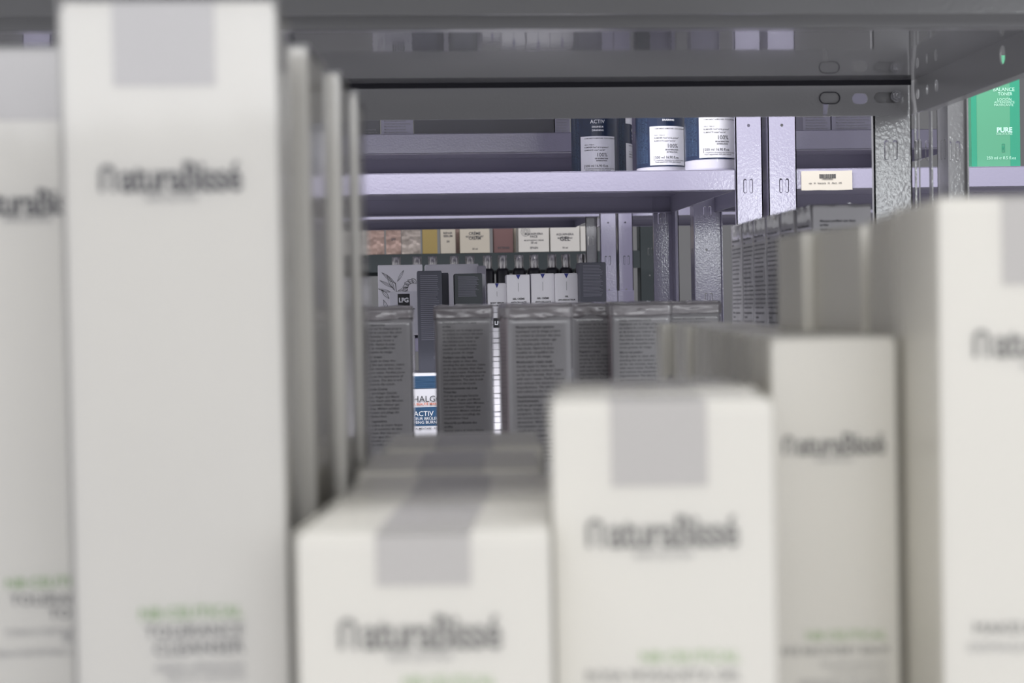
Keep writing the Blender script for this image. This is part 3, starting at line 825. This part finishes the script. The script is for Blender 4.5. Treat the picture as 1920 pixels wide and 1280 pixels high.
# ocean blue and white carton
rT, wT, hT_ = plain('supplement_carton', 766, 850, 703, 2.13, 0.16, LOW3+0.0005, LABELW, 'blue and white supplement carton peeping between two grey wrapped cartons')
def band(r, d, pxa, pxb, pya, pyb, m, name, off=0.0003):
    a = local_of(r, pxa, pya, d); b = local_of(r, pxb, pyb, d)
    return link(name, boxes_mesh([(a[0], b[0], -d/2-off, -d/2+0.0001, b[1], a[1])]), m, r)
hw = wT/2-0.0005
def zof(r, d, px, py): return local_of(r, px, py, d)[1]
za, zb_ = zof(rT, .16, 800, 704), zof(rT, .16, 800, 728)
link('blue_band', boxes_mesh([(-hw, hw, -0.0803, -0.0799, zb_, za-0.0005)]), TEAL, rT)
zc_, zd_ = zof(rT, .16, 800, 763), zof(rT, .16, 800, 798)
link('blue_band', boxes_mesh([(-hw, hw, -0.0803, -0.0799, zd_, zc_)]), TEAL, rT)
waves = []
for k in range(9):
    z = zb_+(za-zb_)*(0.08+0.1*k)
    waves.append((-hw+random.uniform(0, .01), hw-random.uniform(0, .02), -0.0806, -0.0802, z, z+0.0004))
link('wave_lines', boxes_mesh(waves), mat('light_blue_line', (0.10, 0.20, 0.34), .5), rT)
def ttx(body, xa, xb, py, bold=0.0):
    p = local_of(rT, xa, py, .16); q = local_of(rT, xb, py, .16); return text_mesh(body, p[0], q[0], p[1], bold=bold)
link('brand_text', remap(on_front(ttx('THALGO', 764, 830, 754, 0.0), .16), lambda c: c+Vector((0, -0.0004, 0))), INK, rT)
link('tagline', remap(on_front(ttx('LA BEAUTÉ MARINE', 772, 828, 760, 0.02), .16), lambda c: c+Vector((0, -0.0004, 0))), ORANGE, rT)
link('white_text', remap(on_front(join_meshes([ttx('ACTIV', 776, 813, 780, 0.0), ttx('MINCEUR BRÛLEUR', 760, 828, 788, 0.0), ttx('SLIMMING BURNER', 760, 828, 795, 0.0)]), .16), lambda c: c+Vector((0, -0.0004, 0))), WHITEP, rT)
link('small_print', remap(on_front(ttx('COMPLÉMENT ALIMENTAIRE - FOOD', 745, 828, 806, 0.01), .16), lambda c: c+Vector((0, -0.0004, 0))), INK, rT)
topT = LOW3+0.0005+hT_

def print_lines(r, w, d, h, m, z0, z1, n, name='print_lines', seed=1, marg=0.12):
    rr = random.Random(seed); L = []
    for k in range(n):
        z = z0+(z1-z0)*k/(n-1)
        x1 = w/2-w*marg-rr.random()*w*0.15
        L.append((-w/2+w*marg, x1, -d/2-0.0004, -d/2+0.0001, z, z+0.0007))
    link(name, boxes_mesh(L), m, r)
# dark slate cartons standing on the blue carton and on the flat stack
r1, a_, b_h = plain('serum_carton', 782, 828, 508, 2.20, 0.045, topT+0.0003, DKC, 'tall dark slate carton standing on the blue and white carton', group='dark slate cartons behind', rz=0)
print_lines(r1, a_, 0.045, b_h, PALEPRINT, b_h*0.32, b_h*0.95, 34)
link('small_emblem', on_front(text_mesh('CE', a_*0.1, a_*0.3, b_h*0.13), 0.045), PALEPRINT, r1)
for px_, Zz, lab in ((833, 2.255, 'dark slate carton just behind the tall dark one on the blue carton'),):
    rr_, aa, bb = plain('serum_carton', px_-37, px_+8, 512, Zz, 0.042, topT+0.0003, DKC, lab, group='dark slate cartons behind')

# left: big white decorated cartons
base_w = LOW3+0.0005
rg, ag, bg_ = plain('storage_carton', 700, 778, 630, 2.42, 0.14, base_w, GREYC, 'grey carton under the white carton with leaf drawing')
rl, al, bl = plain('gift_carton', 708, 792, 497, 2.42, 0.10, base_w+bg_+0.0003, CARDW, 'white carton with black leaf drawing and a black square logo', group='white decorated cartons')
def leaf(x, z, L, ang, wd):
    pts = []; n = 8
    for i in range(n+1): t = i/n; pts.append((t*L, wd*math.sin(math.pi*t)))
    for i in range(n-1, 0, -1): t = i/n; pts.append((t*L, -wd*math.sin(math.pi*t)))
    inner = [(p[0]*0.9+0.05*L, p[1]*0.78) for p in pts]
    c, s = math.cos(ang), math.sin(ang)
    f = lambda P: [(x+a*c-b*s, z+a*s+b*c) for a, b in P]
    out = [curve_mesh([f(pts), f(inner)], 0.0)]
    out.append(curve_mesh([f([(0, -0.0002), (L, -0.0002), (L, 0.0002), (0, 0.0002)])], 0.0))
    return out
ms = []
def lp(px, py): return local_of(rl, px, py, 0.10)
for (px, py, L, ang, wd) in ((740, 545, 0.030, 115, .0028), (738, 540, 0.026, 150, .0022), (745, 528, 0.022, 60, .0022), (745, 546, 0.020, 20, .002), (742, 532, 0.030, 140, .0025), (728, 585, 0.022, 110, .003), (730, 560, 0.02, 130, .003), (735, 548, .024, 165, .002)):
    q = lp(px, py); ms += leaf(q[0], q[1], L, rad(ang), wd)
q = lp(775, 535)
for k in range(9):
    a = rad(60+k*24); ms += leaf(q[0]+0.010*math.cos(a), q[1]-0.006+0.010*math.sin(a), 0.012, a+1.2, .0035)
ms.append(curve_mesh([[(lp(746, 590)[0], lp(746, 590)[1]), (lp(747, 590)[0], lp(747, 590)[1]), (lp(742, 530)[0], lp(742, 530)[1]), (lp(741, 530)[0], lp(741, 530)[1])]], 0))
link('leaf_drawing', on_front(join_meshes(ms), 0.10), INK, rl)
a = lp(731, 547); b = lp(786, 625)
link('label_panel', boxes_mesh([(a[0], min(b[0], al/2-0.0002), -0.0507, -0.0503, b[1], a[1])]), LABELW, rl)
a = lp(745.5, 551); b = lp(768.5, 573)
link('logo_square', boxes_mesh([(a[0], b[0], -0.0511, -0.0507, b[1], a[1])]), BLACKP, rl)
link('logo_text', remap(on_front(text_mesh('LPG', lp(748, 560)[0], lp(766, 560)[0], lp(750, 566.5)[1], bold=0.045, space=0.85), .10), lambda c: c+Vector((0, -0.001, 0))), WHITEP, rl)
link('caption', remap(on_front(join_meshes([text_mesh('PROGRAMME MINCEUR', lp(733, 580)[0], lp(778, 580)[0], lp(733, 581)[1], bold=0.03), text_mesh('Food supplement', lp(765, 600)[0], lp(778, 600)[0], lp(765, 594)[1])]), .10), lambda c: c+Vector((0, -0.001, 0))), INK, rl)
rl2, al2, bl2 = plain('gift_carton', 797, 897, 496, 2.55, 0.05, base_w, CARDW, 'plain white carton behind the dark slate cartons', group='white decorated cartons')
rl3, al3, bl3 = plain('gift_carton', 896, 911, 498, 2.54, 0.05, base_w, mat('soft_lilac_card', (0.42, 0.41, 0.46), 0.6), 'narrow lilac grey carton just right of the plain white carton')

# stack of flat white cartons
stk_x0, stk_x1 = 842, 1142
thick = 0.0255
Zs = 2.2
sp = PZ(stk_x0, 600, Zs); wS = width_for(sp, stk_x1, 0)
zt = LOW3+0.0005; k = 0
target_top = PZ(930, 586, Zs).z
nst = int((target_top-zt)/thick); thick = (target_top-zt)/nst
s0 = None
names_s = ['lowest', 'second', 'third', 'fourth', 'fifth', 'sixth', 'seventh', 'eighth', 'ninth', 'tenth', 'eleventh']
for k in range(nst):
    if s0 is None:
        s0 = stand('flat_carton', sp, 'L', wS, 0.17, thick, 0, zt)
        link('box_body', carton_body(wS, 0.17, thick-0.0004), CARDW, s0)
        a = local_of(s0, 927, 700, .17)[0]
        link('spine_text', on_front(join_meshes([text_mesh('PROGRAMME', a-0.004, a+0.010, 0.016, bold=0.02), text_mesh('MINCEUR 28 JOURS', a-0.004, a+0.014, 0.009, bold=0.02)]), .17), INK, s0)
        c = s0
    else:
        c = copy_tree(s0); c.location.z = zt+thick*k+0.0; c.location.x += random.uniform(-.001, .001)
    tag(c, 'flat white carton in the stack behind the wrapped cartons, %s from the bottom' % names_s[k] if k < nst-1 else 'flat white carton, topmost of the stack behind the wrapped cartons', 'box', 'stacked flat white cartons')
    last = c
a = local_of(last, 926, 600, .17)[0]
link('logo_square', boxes_mesh([(a-0.001, a+0.016, -0.0864, -0.0856, 0.005, 0.0195)]), BLACKP, last)
link('logo_text', remap(on_front(text_mesh('LPG', a+0.001, a+0.014, 0.0095, bold=0.045), .17), lambda c: c+Vector((0, -.0016, 0))), WHITEP, last)
topS = zt+thick*nst
def tri_carton(pxl, pxr, pyt, Z, lab, lines):
    r, aw, ah = plain('cream_carton', pxl, pxr, pyt, Z, 0.036, topS+0.0002, CARDW, lab, group='white cartons with blue triangle')
    t = aw*0.10
    me = curve_mesh([[(-t, ah-0.0003), (t, ah-0.0003), (0, ah-0.0075)]], 0.0)
    link('blue_triangle', on_front(me, 0.036), TRIBLUE, r)
    link('centre_line', boxes_mesh([(-0.00025, 0.00025, -0.0184, -0.0179, ah*0.55, ah-0.0125)]), INKG, r)
    ms = [text_mesh(t_, -aw*wd_, aw*wd_, ah*z_, bold=0.03) for (t_, wd_, z_) in lines]
    link('product_name', on_front(join_meshes(ms), 0.036), INK, r)
    return r
tri_carton(914, 949, 531, 2.225, 'shortest white carton with blue triangle, beside the dark slate carton', [('BODY SERUM', .36, .30), ('ANTI-CELLULITE', .42, .21)])
tri_carton(950, 993, 515, 2.215, 'white carton with blue triangle, second from the left of four', [('GEL CRÈME', .26, .33), ('ANTI-CELLULITE', .34, .24)])
tri_carton(995.5, 1039, 513, 2.22, 'white carton with blue triangle, third from the left of four', [('GEL CRÈME', .26, .33), ('ANTI-CELLULITE', .34, .24)])
tri_carton(1040.5, 1083, 512.5, 2.215, 'white carton with blue triangle, rightmost of four beside dark carton', [('GEL', .08, .37), ('LIPO-REDUCTEUR', .38, .28)])
r2, a2, b2 = plain('serum_carton', 852, 904, 513, 2.23, 0.045, topS+0.0002, mat('dark_green_slate_carton', (0.07, 0.08, 0.085), 0.5), 'dark slate carton between the leaf carton and the blue triangle cartons', group='dark slate cartons behind')
print_lines(r2, a2, 0.045, b2, PALEPRINT, b2*0.42, b2*0.92, 20, seed=5)
rr_, aa, bb = plain('serum_carton', 861, 909.5, 514, 2.285, 0.042, topS+0.0002, LABELW, 'white edged carton just behind the dark slate one', group='dark slate cartons behind')
r3, a3, b3 = plain('serum_carton', 1087, 1136, 492, 2.19, 0.048, topS+0.0002, DKC, 'dark slate carton, rightmost, in front of the lit slotted uprights', group='dark slate cartons behind')
print_lines(r3, a3, 0.048, b3, PALEPRINT, b3*0.30, b3*0.93, 22, seed=9)

# ------------------------------------------------------------------ silver capped bottles
cb = None
caps = [743, 782, 811, 852, 881, 914, 942, 973, 1001, 1035, 1061, 1090]
wc_ = ['leftmost', 'second from the left', 'third from the left', 'fourth from the left', 'fifth from the left', 'sixth from the left', 'sixth from the right', 'fifth from the right', 'fourth from the right', 'third from the right', 'second from the right', 'rightmost']
for i, px_ in enumerate(caps):
    p = PY(px_, 490, Y5+0.08); p.z = LOW5+0.0005
    if cb is None:
        cb = empty('capped_bottle', p)
        link('bottle_body', lathe([(0.014, 0), (0.016, 0.002), (0.016, 0.15), (0.014, 0.157), (0.0105, 0.159)], 20), BLACKP, cb, smooth=True)
        link('cap', lathe([(0.0100, 0.158), (0.0104, 0.159), (0.0104, 0.1895), (0.0100, 0.19)], 20), SILVER, cb, smooth=True)
        c = cb
    else: c = copy_tree(cb); c.location = p
    tag(c, 'small black bottle with silver cap under the far cartons, %s' % wc_[i], 'bottle', 'silver capped bottles in the depth')

# ------------------------------------------------------------------ coloured cartons on the far green shelf
def far(pxl, pxr, pyt, dz, m, lab, group='cosmetic cartons on the far shelf', lines=None, name='cosmetic_carton', h=None, ink=INK):
    L = PY(pxl, pyt, Y6+dz); R_ = PY(pxr, pyt, Y6+dz)
    wd = R_.x-L.x; hh = h or (L.z-Z6)
    r = stand(name, L, 'L', wd, 0.045, hh, 0, Z6+0.0003)
    link('box_body', carton_body(wd, 0.045, hh), m, r)
    if lines:
        ms = [text_mesh(t, -wd*a, wd*a, hh*z, bold=0.02) for t, a, z in lines]
        link('label_text', on_front(join_meshes(ms), 0.045), ink, r)
    return tag(r, lab, 'box', group), wd, hh
def foil(name, c): return mat(name, c, 0.3, metal=0.85, bump=0.5, bscale=22, dist=0.02)
COP = foil('copper_foil_carton', (0.50, 0.36, 0.30)); BRZ = foil('bronze_foil_carton', (0.50, 0.44, 0.38))
GOLDC = mat('mustard_gold_carton', (0.27, 0.20, 0.065), 0.5); CRM = mat('cream_card', (0.42, 0.385, 0.31), 0.6)
MAUVE = mat('mauve_card', (0.14, 0.075, 0.07), 0.6); PINKC = mat('dusty_pink_card', (0.33, 0.24, 0.21), 0.6)
OFFW = mat('off_white_card', (0.50, 0.485, 0.44), 0.55); GRN = mat('sage_green_card', (0.11, 0.20, 0.12), 0.6)
far(664, 717, 400, 0.09, GRN, 'sage green carton behind the copper one at far left', h=0.125)
far(660, 683, 424, 0.01, OFFW, 'off white carton at far left beside the copper foil one', )
far(684.5, 720, 425, 0.01, COP, 'short wide copper foil carton on the far shelf')
far(722.5, 751, 400, 0.01, COP, 'tall copper foil carton on the far shelf', h=0.11, lines=[('SPF', .15, .35)])
far(752, 787.5, 400, 0.01, BRZ, 'tall bronze silver foil carton left of the mustard one', h=0.11)
far(791, 819, 400, 0.01, GOLDC, 'tall mustard gold carton on the far shelf', h=0.11, lines=[('SERUM', .25, .62)])
far(825, 853, 400, 0.01, CRM, 'tall slim cream carton with grey print on the far shelf', h=0.11, lines=[('SKIN CARE', .3, .62), ('REPAIR', .3, .5), ('SERUM', .3, .42), ('30', .1, .28)])
far(853.5, 871, 400, 0.06, PINKC, 'dusty pink carton half behind the cream square one', h=0.115)
far(862, 917.5, 424.5, 0.0, CRM, 'square cream carton on the far shelf', lines=[('CRÈME', .2, .68), ('RICH COMFORT', .3, .58), ('CREAM', .2, .5), ('50 ml', .09, .12)])
far(880, 915, 400, 0.07, PINKC, 'dusty pink carton behind the square cream one', h=0.125)
far(925, 961, 400, 0.02, MAUVE, 'tall mauve brown carton on the far shelf', h=0.11, lines=[('RETINOL', .36, .62), ('INTENSE', .3, .1)])
far(963, 967.5, 416, 0.05, CRM, 'very narrow cream carton beside the mauve one')
rs, ws, hs = far(972, 1029, 424, 0.0, OFFW, 'square white carton with black flower drawing on the far shelf', lines=[('AQUASPHERA', .30, .66), ('FACE', .12, .55), ('MOISTURISING CREAM', .32, .42), ('50 ml', .1, .32), ('SPAIN', .13, .12)])
ms = []
for ring, n_ in ((0.004, 6), (0.008, 12), (0.0125, 18)):
    for i in range(n_):
        a = 2*math.pi*i/n_; cx, cz = -ws*0.27+ring*math.cos(a), hs*0.78+ring*math.sin(a)
        ms.append(curve_mesh([[(cx+0.0013*math.cos(t), cz+0.0013*math.sin(t)) for t in [k*math.pi/3 for k in range(6)]]], 0))
link('flower_drawing', on_front(join_meshes(ms), 0.045), INK, rs)
far(971, 1022, 400, 0.07, OFFW, 'white carton behind the one with flower drawing', h=0.13)
far(1031.5, 1086.5, 424.5, 0.0, OFFW, 'square white carton right of the flower carton on the far shelf', lines=[('AQUAPHERA', .30, .64), ('MOISTURISING', .25, .5), ('GEL', .18, .42), ('50 ml', .09, .12)])
far(1088, 1104, 424.5, 0.0, OFFW, 'narrow off white carton at the right end of the far shelf')

# pale cartons on the unit behind the blue labelled bottles
def upper(pxl, pxr, lab, m, lines=0, Z=Y4+0.03, hh=0.10):
    L = PY(pxl, 200, Z); R_ = PY(pxr, 200, Z); wd = R_.x-L.x
    r = stand('pale_carton', L, 'L', wd, 0.08, hh, 0, z4t+0.0005)
    link('box_body', carton_body(wd, 0.08, hh), m, r)
    if lines:
        ms = []
        for k in range(lines):
            ms.append(text_mesh(random.choice(['Directions: apply morning and evening', 'Ingredients: aqua, glycerin, parfum, linalool', 'Mode d\'emploi : appliquer matin et soir', 'Modo de empleo: aplicar sobre la piel']), -wd*0.4, wd*random.uniform(.25, .4), 0.005+0.0052*k, bold=0.01, h=0.0045))
        link('small_print', on_front(join_meshes(ms), 0.08), INKG, r)
    return tag(r, lab, 'box', 'pale cartons behind the blue labelled bottles')
LC = mat('lilac_grey_card', (0.34, 0.33, 0.40), 0.6)
upper(672, 711, 'dark card box with glossy edge at far upper left', mat('charcoal_card', (0.10, 0.10, 0.11), .4), 2)
upper(714, 774, 'pale printed carton at upper left behind the tall cartons', LC, 5)
upper(776, 1038, 'long dark block standing in for the dark opening between pale cartons at upper centre', mat('dark_opening', (0.09, 0.09, 0.10), .5, coat=.5), 0, hh=0.05)  # dark block added where only a shaded opening lies
upper(1040, 1068, 'pale printed carton left of the leftmost labelled bottle', LC, 6)
upper(1505, 1557, 'pale printed carton above the barcode label, left one', LC, 7)
upper(1559, 1640, 'pale densely printed carton above the barcode label, right one', LC, 7)
